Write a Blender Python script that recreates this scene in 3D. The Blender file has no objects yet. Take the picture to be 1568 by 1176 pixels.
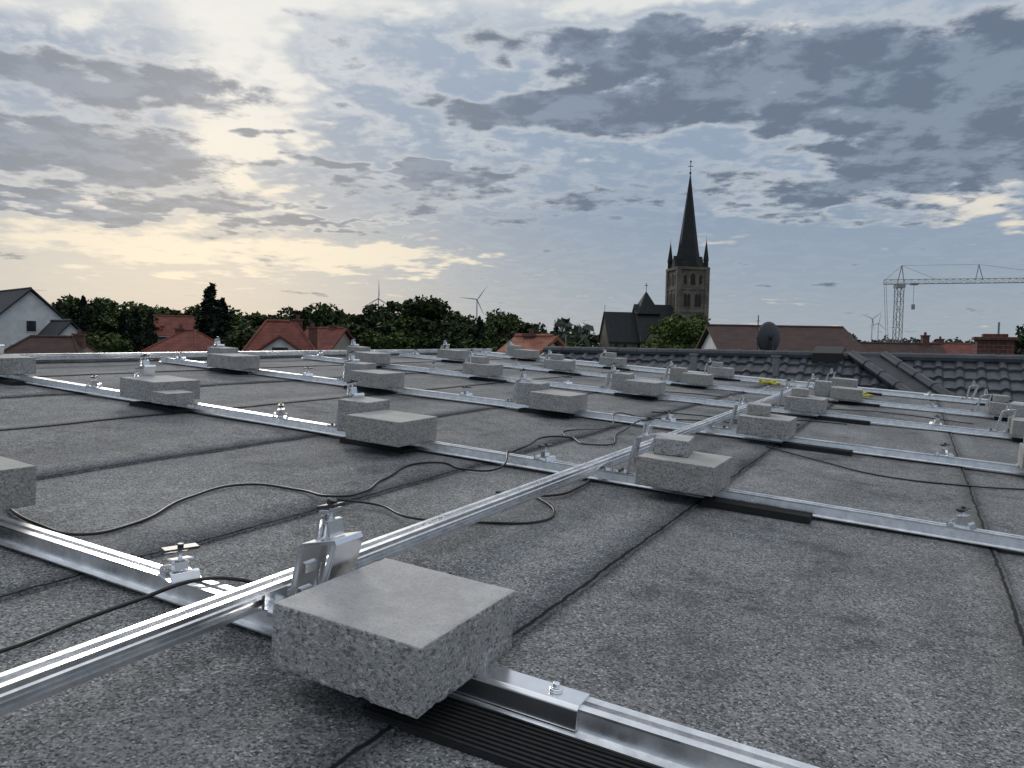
import bpy, bmesh, math, random
import numpy as np
from mathutils import Vector, Matrix, noise as mnoise
random.seed(7)
R=math.radians
scene=bpy.context.scene
col=scene.collection
EYE=8.0
# ------------------------------------------------------------------ frames
U=Vector((0.018,1.0,-0.0507)).normalized()
F=Vector((0,0,1))
Yw=(F-U*F.dot(U)).normalized()
Xw=U.cross(Yw)
def c2w(v): return Vector((Xw.dot(v),Yw.dot(v),U.dot(v)))
CAM=Vector((0,0,EYE))
cam_d=bpy.data.cameras.new('camera'); cam=bpy.data.objects.new('camera',cam_d); col.objects.link(cam)
cam_d.sensor_width=36; cam_d.lens=27.18; cam_d.clip_start=0.05; cam_d.clip_end=9000
rx,ry,rz=c2w(Vector((1,0,0))),c2w(Vector((0,1,0))),c2w(Vector((0,0,-1)))
m=Matrix((rx,ry,rz)).transposed().to_4x4(); m.translation=CAM
cam.matrix_world=m
scene.camera=cam
# flat roof is slightly pitched: local x=b (across, falls to the right), y=a (along), z=h
ea=c2w(Vector((0.4628,0.0464,0.8852))).normalized()
eb=c2w(Vector((0.8832,-0.1017,-0.4578))); eb=(eb-ea*eb.dot(ea)).normalized()
en=eb.cross(ea).normalized()
HR=0.655
RM=Matrix((eb,ea,en)).transposed().to_4x4(); RM.translation=CAM-en*HR
# ------------------------------------------------------------------ node helpers
class NT:
    def __init__(s,nt): s.nt=nt
    def n(s,t,**k):
        nd=s.nt.nodes.new(t)
        for a,b in k.items(): setattr(nd,a,b)
        return nd
    def put(s,sock,v):
        if isinstance(v,bpy.types.NodeSocket): s.nt.links.new(v,sock)
        elif v is not None: sock.default_value=v
    def m(s,op,a,b=None,c=None,clamp=False):
        nd=s.n('ShaderNodeMath',operation=op,use_clamp=clamp)
        s.put(nd.inputs[0],a); s.put(nd.inputs[1],b); 
        if c is not None: s.put(nd.inputs[2],c)
        return nd.outputs[0]
    def vm(s,op,a,b=None,c=None,o=0):
        nd=s.n('ShaderNodeVectorMath',operation=op); s.put(nd.inputs[0],a)
        if b is not None: s.put(nd.inputs[1],b)
        if c is not None: s.put(nd.inputs[2],c)
        return nd.outputs[o]
    def noise(s,vec,scale,detail=3,rough=.5,dist=0,color=False,dim='3D'):
        nd=s.n('ShaderNodeTexNoise',noise_dimensions=dim); s.put(nd.inputs['Vector'],vec)
        nd.inputs['Scale'].default_value=scale; nd.inputs['Detail'].default_value=detail
        nd.inputs['Roughness'].default_value=rough; nd.inputs['Distortion'].default_value=dist
        return nd.outputs['Color' if color else 'Fac']
    def vor(s,vec,scale,out='Distance',feature='F1'):
        nd=s.n('ShaderNodeTexVoronoi',feature=feature); s.put(nd.inputs['Vector'],vec); nd.inputs['Scale'].default_value=scale
        return nd.outputs[out]
    def ss(s,v,lo,hi,a=0.,b=1.,mode='SMOOTHSTEP'):
        nd=s.n('ShaderNodeMapRange',interpolation_type=mode); s.put(nd.inputs[0],v)
        for i,x in enumerate((lo,hi,a,b)): nd.inputs[i+1].default_value=x
        return nd.outputs[0]
    def mix(s,f,a,b,mode='MIX'):
        nd=s.n('ShaderNodeMix',data_type='RGBA',blend_type=mode)
        s.put(nd.inputs[0],f); s.put(nd.inputs[6],c4(a)); s.put(nd.inputs[7],c4(b))
        return nd.outputs[2]
    def comb(s,x,y,z):
        nd=s.n('ShaderNodeCombineXYZ'); s.put(nd.inputs[0],x); s.put(nd.inputs[1],y); s.put(nd.inputs[2],z); return nd.outputs[0]
    def sep(s,v):
        nd=s.n('ShaderNodeSeparateXYZ'); s.put(nd.inputs[0],v); return nd.outputs
def c4(v):
    if isinstance(v,(tuple,list)) and len(v)==3: return (*v,1.)
    return v
def new_mat(name,rough=.8,metal=0.,base=(.5,.5,.5)):
    mt=bpy.data.materials.new(name); mt.use_nodes=True
    t=NT(mt.node_tree); p=mt.node_tree.nodes['Principled BSDF']
    p.inputs['Roughness'].default_value=rough; p.inputs['Metallic'].default_value=metal
    p.inputs['Base Color'].default_value=(*base,1)
    tc=t.n('ShaderNodeTexCoord').outputs['Object']
    return mt,t,p,tc
def bump(t,p,h,strength=.5,dist=.01):
    b=t.n('ShaderNodeBump'); b.inputs['Strength'].default_value=strength; b.inputs['Distance'].default_value=dist
    t.put(b.inputs['Height'],h); t.put(p.inputs['Normal'],b.outputs[0])
def simple(name,base,rough=.8,metal=0.,nscale=8.,var=.25,bs=0.,bd=.01):
    mt,t,p,tc=new_mat(name,rough,metal,base)
    f=t.noise(tc,nscale,2,.6)
    f2=t.ss(f,.3,.7)
    lo=tuple(x*(1-var) for x in base); hi=tuple(min(1,x*(1+var)) for x in base)
    t.put(p.inputs['Base Color'],t.mix(f2,lo,hi))
    if bs: bump(t,p,t.noise(tc,nscale*6,2,.6),bs,bd)
    return mt
# ------------------------------------------------------------------ materials
# bitumen roofing felt
bit,t,p,tc=new_mat('bitumen_felt',.9)
s=t.sep(tc)
v1=t.sep(t.vor(tc,250,'Color')); vg=v1[0]
fine=t.noise(tc,130,2,.8); big=t.noise(tc,1.15,5,.68); mid=t.noise(tc,10,4,.8)
stretch=t.noise(t.comb(t.m('MULTIPLY',s[0],2.4),t.m('MULTIPLY',s[1],.7),0.),1.3,3,.6)
g=t.m('MULTIPLY_ADD',vg,.62,t.m('MULTIPLY',fine,.75))
g=t.ss(g,.30,1.10,0,1,'LINEAR')
c=t.mix(g,(.012,.013,.014),(.325,.335,.345))
c=t.mix(t.ss(v1[1],.93,.97,0.,.8),c,(.50,.51,.51))
bm_=t.m('ADD',t.m('MULTIPLY',big,.6),t.m('MULTIPLY',mid,.4))
dust=t.m('MULTIPLY',t.ss(bm_,.51,.64),t.ss(fine,.35,.6))
c=t.mix(t.m('MULTIPLY',dust,.62),c,(.37,.37,.37))
c=t.mix(t.ss(bm_,.50,.38,0.,.6),c,(.03,.031,.033))
c=t.mix(t.ss(stretch,.35,.6,.30,0.),c,(.035,.037,.039))
wob=t.m('MULTIPLY',t.m('SUBTRACT',t.noise(tc,6,4,.75),.5),.030)
sb=t.m('ADD',t.m('ADD',s[0],.665+95.0*.2),wob)
fr=t.m('FRACT',t.m('DIVIDE',sb,.95)); dd=t.m('ABSOLUTE',t.m('SUBTRACT',fr,0.5))
seam=t.ss(dd,.4925,.4970)
edgeband=t.m('MULTIPLY',t.ss(dd,.43,.492),.38)
c=t.mix(edgeband,c,(.03,.031,.033))
c=t.mix(seam,c,(.008,.008,.009))
ms=t.m('MULTIPLY',t.ss(t.noise(tc,3.1,2,.6),.62,.68),t.ss(fine,.55,.62))
c=t.mix(t.m('MULTIPLY',ms,.6),c,(.07,.085,.03))
t.put(p.inputs['Base Color'],c)
bump(t,p,t.m('ADD',t.m('MULTIPLY',vg,.6),t.m('MULTIPLY',fine,.8)),.85,.004)
p.inputs['Specular IOR Level'].default_value=.35
# concrete
conc,t,p,tc=new_mat('concrete',.88)
oi=t.n('ShaderNodeObjectInfo')
tv=t.vm('ADD',tc,t.comb(t.m('MULTIPLY',oi.outputs['Random'],7.),0.,0.))
nz=t.sep(t.n('ShaderNodeTexCoord').outputs['Normal'])[2]
side=t.ss(nz,.6,.9,1.,.16)
n1=t.noise(tv,9,5,.7); n2=t.noise(tv,230,2,.7); n3=t.noise(tv,110,3,.62); sp=t.sep(t.vor(t.vm('ADD',tv,t.vm('MULTIPLY',t.noise(tv,60,2,.6,0,True),(.012,.012,.012))),180,'Color'))
base=t.mix(t.ss(n1,.32,.68),(.315,.31,.305),(.425,.42,.415))
base=t.mix(t.m('MULTIPLY',t.ss(n2,.4,.7),.45),base,(.22,.22,.222))
base=t.mix(t.m('MULTIPLY',t.ss(n3,.42,.34),side),base,(.15,.15,.15))
base=t.mix(t.m('MULTIPLY',t.m('MULTIPLY',t.ss(n3,.58,.66),side),.55),base,(.50,.49,.48))
base=t.mix(t.m('MULTIPLY',t.m('MULTIPLY',t.ss(sp[0],.86,.90),side),.65),base,(.10,.10,.10))
base=t.mix(t.m('MULTIPLY',t.m('MULTIPLY',t.ss(sp[2],.10,.06),side),.6),base,(.62,.60,.57))
base=t.mix(t.m('MULTIPLY',t.ss(oi.outputs['Random'],.2,.9),.35),base,(.30,.28,.24))
t.put(p.inputs['Base Color'],base)
bump(t,p,t.m('MULTIPLY',t.m('ADD',t.m('MULTIPLY',n3,2.),n2),side),.75,.005)
# aluminium
alu,t,p,tc=new_mat('aluminium',.33,1.,(.86,.87,.89))
nn=t.noise(tc,9,3,.6)
t.put(p.inputs['Roughness'],t.ss(nn,.3,.7,.24,.44))
t.put(p.inputs['Base Color'],t.mix(t.ss(t.noise(tc,31,3,.7),.35,.7),(.92,.93,.94),(.74,.75,.77)))
alus=simple('aluminium_sheet',(.85,.86,.88),.22,1.,12,.08)
steel=simple('steel_dark',(.06,.06,.065),.45,.5,30,.2)
black=simple('black_rubber',(.010,.010,.011),.75,0,60,.3)
cablem=simple('cable_sheath',(.010,.010,.011),.45,0,60,.3)
yellow=simple('yellow_rope',(.50,.47,.06),.7,0,90,.3)
trim=simple('zinc_trim',(.62,.64,.66),.4,.6,5,.15)
tile_m,t,p,tc=new_mat('glazed_tile',.36)
tcol=t.mix(t.ss(t.noise(tc,2.2,4,.7),.3,.75),(.013,.018,.026),(.032,.040,.053))
t.put(p.inputs['Base Color'],t.mix(t.m('MULTIPLY',t.ss(t.noise(tc,11,3,.7),.58,.72),.35),tcol,(.08,.085,.08)))
t.put(p.inputs['Roughness'],t.ss(t.noise(tc,6,2,.6),.3,.7,.36,.55))
def rooftile(name,base):
    mt,t,p,tc=new_mat(name,.85)
    s=t.sep(tc)
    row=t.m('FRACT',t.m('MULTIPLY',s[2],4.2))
    c=t.mix(t.ss(t.noise(tc,1.3,4,.7),.3,.7),tuple(x*.6 for x in base),tuple(x*1.25 for x in base))
    c=t.mix(t.ss(t.noise(tc,9,3,.7),.45,.75,0.,.6),c,tuple(x*.45 for x in base))
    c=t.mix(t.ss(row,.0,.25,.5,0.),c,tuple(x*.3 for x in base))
    t.put(p.inputs['Base Color'],c)
    return mt
red=rooftile('red_roof_tiles',(.165,.046,.032)); orange=rooftile('orange_roof_tiles',(.25,.09,.053)); brown=rooftile('brown_roof_tiles',(.052,.023,.019)); darkt=rooftile('dark_roof_tiles',(.030,.032,.038))
slate=rooftile('slate',(.015,.018,.021))
white=simple('white_render',(.60,.61,.62),.85,0,1.2,.10)
beige=simple('beige_render',(.33,.30,.26),.85,0,1.2,.12)
brick,t,p,tc=new_mat('brick',.9)
bt=t.n('ShaderNodeTexBrick'); t.put(bt.inputs['Vector'],t.comb(t.m('ADD',t.sep(tc)[0],t.sep(tc)[1]),t.sep(tc)[2],0.)); bt.inputs['Scale'].default_value=4
bt.inputs['Color1'].default_value=(.13,.045,.033,1); bt.inputs['Color2'].default_value=(.08,.033,.027,1); bt.inputs['Mortar'].default_value=(.15,.13,.12,1); bt.inputs['Mortar Size'].default_value=.015
t.put(p.inputs['Base Color'],bt.outputs[0])
stone,t,p,tc=new_mat('sandstone',.92)
bt=t.n('ShaderNodeTexBrick'); s=t.sep(tc); t.put(bt.inputs['Vector'],t.comb(t.m('ADD',s[0],s[1]),s[2],0.)); bt.inputs['Scale'].default_value=1.1
bt.inputs['Color1'].default_value=(.20,.178,.142,1); bt.inputs['Color2'].default_value=(.13,.115,.09,1); bt.inputs['Mortar'].default_value=(.10,.09,.075,1); bt.inputs['Mortar Size'].default_value=.02
t.put(p.inputs['Base Color'],t.mix(t.ss(t.noise(tc,.35,4,.7),.4,.65,0.,.65),bt.outputs[0],(.06,.056,.05)))
glass=simple('window_glass',(.03,.035,.045),.12,0,2,.3)
dark=simple('dark_louvre',(.012,.012,.013),.8,0,3,.2)
frame=simple('window_frame',(.6,.6,.6),.5,0,3,.05)
gutter=simple('gutter',(.20,.21,.22),.5,.5,3,.1)
leadm=simple('lead_flashing',(.035,.038,.043),.6,.2,3,.2)
cranem=simple('crane_paint',(.27,.28,.28),.5,0,3,.2)
turb=simple('turbine_white',(.42,.45,.50),.5,0,3,.05)
bark=simple('bark',(.06,.045,.032),.9,0,5,.3)
def leafm(name,a,b):
    mt,t,p,tc=new_mat(name,.7)
    at=t.n('ShaderNodeAttribute'); at.attribute_name='leafvar'
    oi=t.n('ShaderNodeObjectInfo')
    f=t.m('MULTIPLY_ADD',t.noise(tc,.55,2,.6),.7,t.m('MULTIPLY',at.outputs['Fac'],.6))
    f=t.m('ADD',f,t.m('MULTIPLY',t.m('SUBTRACT',oi.outputs['Random'],.5),.55))
    t.put(p.inputs['Base Color'],t.mix(t.ss(f,.3,1.0,0,1,'LINEAR'),a,b))
    p.inputs['Specular IOR Level'].default_value=.15
    return mt
leaf=leafm('leaves',(.010,.019,.008),(.060,.086,.026))
leafl=leafm('leaves_light',(.032,.050,.014),(.105,.145,.038))
needle=leafm('needles',(.006,.012,.008),(.022,.036,.020))
far_leaf=leafm('distant_leaves',(.026,.036,.030),(.056,.072,.052))
grass=simple('grass_ground',(.05,.065,.03),.95,0,.05,.4)
# ------------------------------------------------------------------ mesh helpers
def mesh_obj(name,verts,faces,mats,mw=None,smooth=False,fm=None):
    me=bpy.data.meshes.new(name); me.from_pydata([tuple(v) for v in verts],[],faces); 
    if not isinstance(mats,(list,tuple)): mats=[mats]
    for x in mats: me.materials.append(x)
    if fm: me.polygons.foreach_set('material_index',fm)
    if smooth: me.polygons.foreach_set('use_smooth',[True]*len(me.polygons))
    me.update()
    o=bpy.data.objects.new(name,me); col.objects.link(o)
    if mw is not None: o.matrix_world=mw
    return o
def inst(name,me,mw):
    o=bpy.data.objects.new(name,me); col.objects.link(o); o.matrix_world=mw; return o
class MB:
    """mesh builder"""
    def __init__(s): s.v=[];s.f=[];s.m=[]
    def add(s,vs,fs,mi=0):
        o=len(s.v); s.v+= [tuple(x) for x in vs]; s.f+=[tuple(i+o for i in f) for f in fs]; s.m+=[mi]*len(fs)
    def box(s,x0,x1,y0,y1,z0,z1,mi=0,M=None):
        vs=[Vector((x,y,z)) for z in(z0,z1) for y in(y0,y1) for x in(x0,x1)]
        if M is not None: vs=[M@v for v in vs]
        s.add(vs,[(0,2,3,1),(4,5,7,6),(0,1,5,4),(2,6,7,3),(0,4,6,2),(1,3,7,5)],mi)
    def cyl(s,p,q,r,n=10,mi=0,r2=None,cap=True):
        p=Vector(p);q=Vector(q);d=(q-p); 
        if d.length<1e-6:return
        z=d.normalized(); x=z.orthogonal().normalized(); y=z.cross(x); r2=r if r2 is None else r2
        vs=[p+(x*math.cos(a)+y*math.sin(a))*r for a in [2*math.pi*i/n for i in range(n)]]+[q+(x*math.cos(a)+y*math.sin(a))*r2 for a in [2*math.pi*i/n for i in range(n)]]
        fs=[(i,(i+1)%n,n+(i+1)%n,n+i) for i in range(n)]
        if cap: fs+= [tuple(range(n))[::-1],tuple(range(n,2*n))]
        s.add(vs,fs,mi)
    def prism(s,poly,a0,a1,axis='y',mi=0,M=None):
        n=len(poly)
        def P(u,z,a): 
            v=Vector((u,a,z)) if axis=='y' else Vector((a,u,z))
            return M@v if M is not None else v
        vs=[P(u,z,a0) for u,z in poly]+[P(u,z,a1) for u,z in poly]
        fs=[(i,(i+1)%n,n+(i+1)%n,n+i) for i in range(n)]+[tuple(range(n))[::-1],tuple(range(n,2*n))]
        s.add(vs,fs,mi)
    def obj(s,name,mats,mw=None,smooth=False,bevel=0):
        o=mesh_obj(name,s.v,s.f,mats,mw,smooth,s.m)
        bm=bmesh.new(); bm.from_mesh(o.data); bmesh.ops.recalc_face_normals(bm,faces=bm.faces); bm.to_mesh(o.data); bm.free()
        if bevel:
            b=o.modifiers.new('bevel','BEVEL'); b.width=bevel; b.segments=2; b.limit_method='ANGLE'
        return o
def group(name,mw,parts):
    e=bpy.data.objects.new(name,None); col.objects.link(e); e.matrix_world=mw; e.empty_display_size=.5
    for p in parts: p.parent=e
    return e
def T(x,y,z,rz=0.): return Matrix.Translation((x,y,z))@Matrix.Rotation(rz,4,'Z')
# ------------------------------------------------------------------ world / sky
SUN_AZ,SUN_EL=-21.,15.
w=bpy.data.worlds.new('World'); scene.world=w; w.use_nodes=True
nt=w.node_tree; nt.nodes.clear(); t=NT(nt)
out=t.n('ShaderNodeOutputWorld')
sky=t.n('ShaderNodeTexSky',sky_type='NISHITA'); sky.sun_disc=False; sky.sun_elevation=R(SUN_EL); sky.sun_rotation=R(SUN_AZ); sky.air_density=1.2; sky.dust_density=1.5
bg1=t.n('ShaderNodeBackground'); nt.links.new(sky.outputs[0],bg1.inputs[0]); bg1.inputs[1].default_value=.06
dv=t.n('ShaderNodeTexCoord').outputs['Generated']
x,y,z=t.sep(dv)
zp=t.m('MAXIMUM',z,0.)
az=t.m('MULTIPLY',t.m('ARCTAN2',x,y),180/math.pi); el=t.m('MULTIPLY',t.m('ARCSINE',zp),180/math.pi)
den=t.m('ADD',zp,.11)
P=t.comb(t.m('DIVIDE',x,den),t.m('DIVIDE',y,den),0.)
nA=t.noise(P,1.7,6,.62,0,dim='2D'); nB=t.noise(P,5.2,5,.62,.12,dim='2D'); nW=t.noise(P,2.6,3,.60,0,True,dim='2D')
wv=t.vm('MULTIPLY_ADD',t.vm('SUBTRACT',nW,(.5,.5,.5)),(12.,4.6,0.),t.comb(az,el,0.))
def blobs(L):
    tot=None
    for a,e,wa,we,k in L:
        q=t.vm('MULTIPLY_ADD',wv,(1/wa,1/we,0.),(-a/wa,-e/we,0.))
        r2=t.vm('DOT_PRODUCT',q,q,o=1)
        g=t.m('POWER',2.718,t.m('MULTIPLY_ADD',r2,-1.,math.log(k)))
        tot=g if tot is None else t.m('ADD',tot,g)
    return tot
darkB=blobs([(-26,16.2,8.5,1.1,1.35),(-29,12.0,8.5,1.9,1.35),(-29,8.6,12,.9,1.2),(-16.5,14,1.8,.7,1.1),(-8.0,12.3,8,.6,1.1),(-13,8.6,6,.4,.8),
 (7,20.6,8,1.5,1.35),(23,17.8,14,3.1,1.45),(31,13.5,8,2.6,1.2),(3,16.4,9,1.1,1.2),(24,10.6,11,1.8,.85),(-3,10.5,9,1.8,.45)])
briB=blobs([(-19.,19.5,5,4.5,1.),(-19.,12.,3.5,3.2,1.1),(-10.7,23,14,1.7,.9),(-23,6.0,15,1.5,1.),(-8.5,6.0,5,.8,.9),(11,23.6,9,.9,1.),
 (32.7,12.,2,1.7,1.1),(30.5,9.,5,.9,.8),(-32,21,9,3,.8),(17,20.3,3,.7,.6)])
nz2=t.m('MULTIPLY_ADD',t.m('SUBTRACT',nA,.5),1.9,t.m('MULTIPLY',t.m('SUBTRACT',nB,.5),1.6))
dd=t.m('ADD',darkB,nz2)
dm=t.ss(dd,.36,.80)
lining=t.m('MULTIPLY',t.ss(dd,.05,.36),t.ss(darkB,.15,.5))
bm_=t.ss(t.m('MULTIPLY_ADD',nz2,-.9,briB),.30,.95)
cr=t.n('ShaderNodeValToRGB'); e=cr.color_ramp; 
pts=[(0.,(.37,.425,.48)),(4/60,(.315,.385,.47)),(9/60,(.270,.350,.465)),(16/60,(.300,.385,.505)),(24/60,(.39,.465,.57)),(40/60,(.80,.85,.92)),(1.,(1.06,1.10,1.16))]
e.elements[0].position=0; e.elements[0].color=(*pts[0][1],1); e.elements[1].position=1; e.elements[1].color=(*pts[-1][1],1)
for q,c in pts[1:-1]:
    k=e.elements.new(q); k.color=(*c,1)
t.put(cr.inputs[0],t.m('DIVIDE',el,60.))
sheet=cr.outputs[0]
tex=t.ss(t.m('MULTIPLY_ADD',nB,.65,t.m('MULTIPLY',nA,.35)),.45,.61)
amt=t.m('MULTIPLY',t.ss(el,7.,17.,.10,.60),t.ss(az,25.,-12.,.55,1.))
sheet=t.mix(t.m('MULTIPLY',tex,amt),sheet,(.72,.745,.765))
da=t.m('DIVIDE',t.m('SUBTRACT',az,-26.),19.); de=t.m('DIVIDE',t.m('SUBTRACT',el,4.5),6.)
glow=t.m('EXPONENT',t.m('MULTIPLY',t.m('MULTIPLY_ADD',da,da,t.m('MULTIPLY',de,de)),-1.))
sheet=t.mix(t.m('MULTIPLY',glow,.66),sheet,(.76,.705,.60))
lit=t.mix(t.ss(el,7.,19.),(.88,.80,.66),(.86,.86,.82))
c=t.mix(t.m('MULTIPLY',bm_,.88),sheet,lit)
c=t.mix(t.m('MULTIPLY',lining,.34),c,(.78,.78,.765))
dcol=t.mix(t.ss(az,-20.,10.),(.170,.225,.305),(.118,.160,.235))
dcol=t.mix(t.ss(nB,.60,.40,0.,.72),dcol,(.265,.33,.43))
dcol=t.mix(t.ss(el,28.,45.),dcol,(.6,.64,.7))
c=t.mix(t.m('MULTIPLY',dm,.93),c,dcol)
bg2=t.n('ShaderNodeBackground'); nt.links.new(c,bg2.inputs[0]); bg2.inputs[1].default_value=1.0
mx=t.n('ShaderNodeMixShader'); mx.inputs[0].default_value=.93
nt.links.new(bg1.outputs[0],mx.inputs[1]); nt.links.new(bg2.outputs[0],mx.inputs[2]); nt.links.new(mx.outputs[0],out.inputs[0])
sd=bpy.data.lights.new('sun','SUN'); sd.energy=1.15; sd.angle=R(13); sd.color=(1,.94,.86)
so=bpy.data.objects.new('sun',sd); col.objects.link(so)
sv=Vector((math.sin(R(SUN_AZ))*math.cos(R(SUN_EL+8)),math.cos(R(SUN_AZ))*math.cos(R(SUN_EL+8)),math.sin(R(SUN_EL+8))))
so.rotation_euler=(-sv).to_track_quat('-Z','Y').to_euler(); so.location=(0,0,60)
scene.view_settings.view_transform='Standard'; scene.view_settings.look='None'; scene.view_settings.exposure=0
# ------------------------------------------------------------------ ground
mesh_obj('ground',[(-6000,-3000,0),(6000,-3000,0),(6000,8000,0),(-6000,8000,0)],[(0,1,2,3)],grass)
# ------------------------------------------------------------------ flat roof (own building)
B0,B1,A0,A1=-6.35,7.5,-4.,11.35
mb=MB()
edges=[-.665+.95*k for k in range(-7,10)]
edges=[e for e in edges if B0+.1<e<B1-.1]; edges=[B0]+edges+[B1]
na=170
for i in range(len(edges)-1):
    l,r_=edges[i],edges[i+1]; nb=6
    vs=[];fs=[]
    for ia in range(na+1):
        a=A0+(A1-A0)*ia/na
        jl=mnoise.noise((a*3,l*5,0))*.006; jr=mnoise.noise((a*3,r_*5,0))*.006
        for ib in range(nb+1):
            f=ib/nb; b=(l+jl*(i>0))*(1-f)+(r_+jr+.012)*f if i<len(edges)-2 else (l+jl)*(1-f)+r_*f
            h=.006*f+ .004*mnoise.noise((a*1.7,b*1.7,3)) + .0035*mnoise.noise((a*6,b*6,7))
            if i==len(edges)-2: h=.004*mnoise.noise((a*1.7,b*1.7,3))
            vs.append((b,a,h))
        vs.append((vs[-1][0],a,-.006))
    W=nb+2
    for ia in range(na):
        for ib in range(nb+1):
            q=ia*W+ib; fs.append((q,q+1,q+W+1,q+W))
    mb.add(vs,fs)
felt=mb.obj('roof_felt',bit,None,True)
bm=bmesh.new(); bm.from_mesh(felt.data)
for f in bm.faces:
    if f.normal.z<0: f.normal_flip()
bm.to_mesh(felt.data); bm.free()
mb=MB(); mb.box(B0+.02,B1-.02,A0+.02,A1-.02,-8.6,-.03); walls=mb.obj('walls',brick)
mb=MB()
prof=[(-.06,-.14),(-.045,-.14),(-.045,.045),(.06,.03),(.06,.045),(-.06,.062)]
mb.prism([(B0+u,zz) for u,zz in prof],A0,A1,'y')
prof2=[(-.05,-.14),(-.04,-.14),(-.04,.008),(.05,.004),(.05,.014),(-.05,.022)]
mb.prism([(A1-u,zz) for u,zz in prof2],B0-.06,B1,'x')
edge=mb.obj('edge_trim',trim)
group('flat_roof_building',RM,[felt,walls,edge])
# ------------------------------------------------------------------ rails
ra=lambda i:1.11+1.85*i
tb=lambda j:-.925+(1.505 if j<0 else 1.54)*j
lat=[(-.04,0),(.04,0),(.04,.003),(.022,.005),(.019,.034),(.024,.036),(.024,.040),(.007,.040),(.007,.024),(-.007,.024),(-.007,.04),(-.024,.04),(-.024,.036),(-.019,.034),(-.022,.005),(-.04,.003)]
mainp=[(-.021,0),(.021,0),(.021,.009),(.009,.012),(.009,.019),(.021,.022),(.021,.028),(.018,.031),(.018,.036),(.021,.038),(.021,.042),(.009,.042),(.009,.022),(-.009,.022),(-.009,.042),(-.021,.042),(-.021,.038),(-.018,.036),(-.018,.031),(-.021,.028),(-.021,.022),(-.009,.019),(-.009,.012),(-.021,.009)]
for i in range(6):
    mb=MB(); a=ra(i)
    mb.prism([(a+u,.015+zz) for u,zz in lat],-6.1,[2.6,3.6,4.2,4.6,4.6,3.0][i],'x')
    mb.obj('aluminium_mounting_rail',alu,RM)
mb=MB(); BM=-1.085
mb.prism([(BM+u,.0565+zz) for u,zz in mainp],-1.2,9.2,'y')
mb.obj('aluminium_cross_rail',alu,RM)
mb=MB(); mb.prism([(-6.1+u,.0565+zz) for u,zz in mainp],2.6,11.0,'y'); mb.obj('aluminium_cross_rail',alu,RM)
mb=MB(); a=ra(0)
mb.prism([(a-.030,.021),(a+.030,.021),(a+.029,.054),(a+.024,.060),(a-.024,.060),(a-.029,.054)],-.68,-.405,'x')
mb.cyl((-.455,a,.060),(-.455,a,.066),.011,16); mb.cyl((-.455,a,.066),(-.455,a,.074),.007,6)
mb.obj('rail_splice_sleeve',alus,RM,bevel=.0015)
for i in range(5):
    mb=MB(); a=ra(i)
    for sx in(-1,1):
        mb.box(*sorted((BM+sx*.0225,BM+sx*.0255)),a-.03,a+.03,.056,.088); mb.box(*sorted((BM+sx*.0225,BM+sx*.055)),a-.03,a+.03,.0556,.0586)
        mb.cyl((BM+sx*.042,a,.058),(BM+sx*.042,a,.066),.007,6)
    mb.obj('cross_rail_connector',alus,RM)
# ------------------------------------------------------------------ tall panel bracket mesh (origin on rail top)
def thick(path,th):
    L=[];Rr=[]
    n=len(path)
    for i,pnt in enumerate(path):
        p0=Vector(path[max(i-1,0)]);p1=Vector(path[min(i+1,n-1)]); d=(p1-p0).normalized(); nn=Vector((-d.y,d.x))*th/2
        L.append((pnt[0]+nn.x,pnt[1]+nn.y)); Rr.append((pnt[0]-nn.x,pnt[1]-nn.y))
    return L+Rr[::-1]
mb=MB()
mb.prism(thick([(-.080,.001),(-.054,.004),(-.046,.062),(-.034,.118),(-.028,.124),(.044,.142),(.047,.136),(.030,.070),(.004,.004),(-.012,.0)],.0032),-.038,.038,'y')
for a in (-.038,.0355):
    mb.prism([(.004,.004),(.047,.136),(.037,.134),(-.004,.006)],a,a+.0025,'y')
    mb.prism([(-.053,.006),(-.034,.116),(-.026,.118),(-.044,.006)],a,a+.0025,'y')
for zz in (.030,.072):
    mb.box(-.058+zz*.17,-.047+zz*.17,-.016,.016,zz,zz+.016)
mb.prism([(-.014,.130),(-.008,.131),(-.003,.170),(.012,.175),(.012,.181),(-.008,.177)],-.020,.020,'y')
mb.prism([(.020,.139),(.014,.138),(.010,.158),(.004,.158),(.004,.164),(.014,.164)],-.020,.020,'y')
mb.cyl((.0,0,.13),(.004,0,.186),.0045,8,0)
mb.cyl((.004,0,.185),(.006,0,.194),.009,6,1)
mb.prism([(-.018,.176),(.024,.186),(.023,.191),(-.019,.181)],-.014,.014,'y',1)
mb.cyl((.028,0,.075),(.037,0,.072),.006,6,0)
mb.box(-.10,-.066,-.038,.038,-.004,.0035,0)
mb.cyl((-.085,-.02,.003),(-.085,-.02,.011),.006,6,1); mb.cyl((-.085,.02,.003),(-.085,.02,.011),.006,6,1)
BS=Matrix.Diagonal((1.08,1.0,1.22,1))
br=mb.obj('aluminium_panel_bracket',[alus,steel],RM@T(tb(0)-.012,ra(0)+.0,.0555)@BS,bevel=.0006)
br_me=br.data
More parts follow.
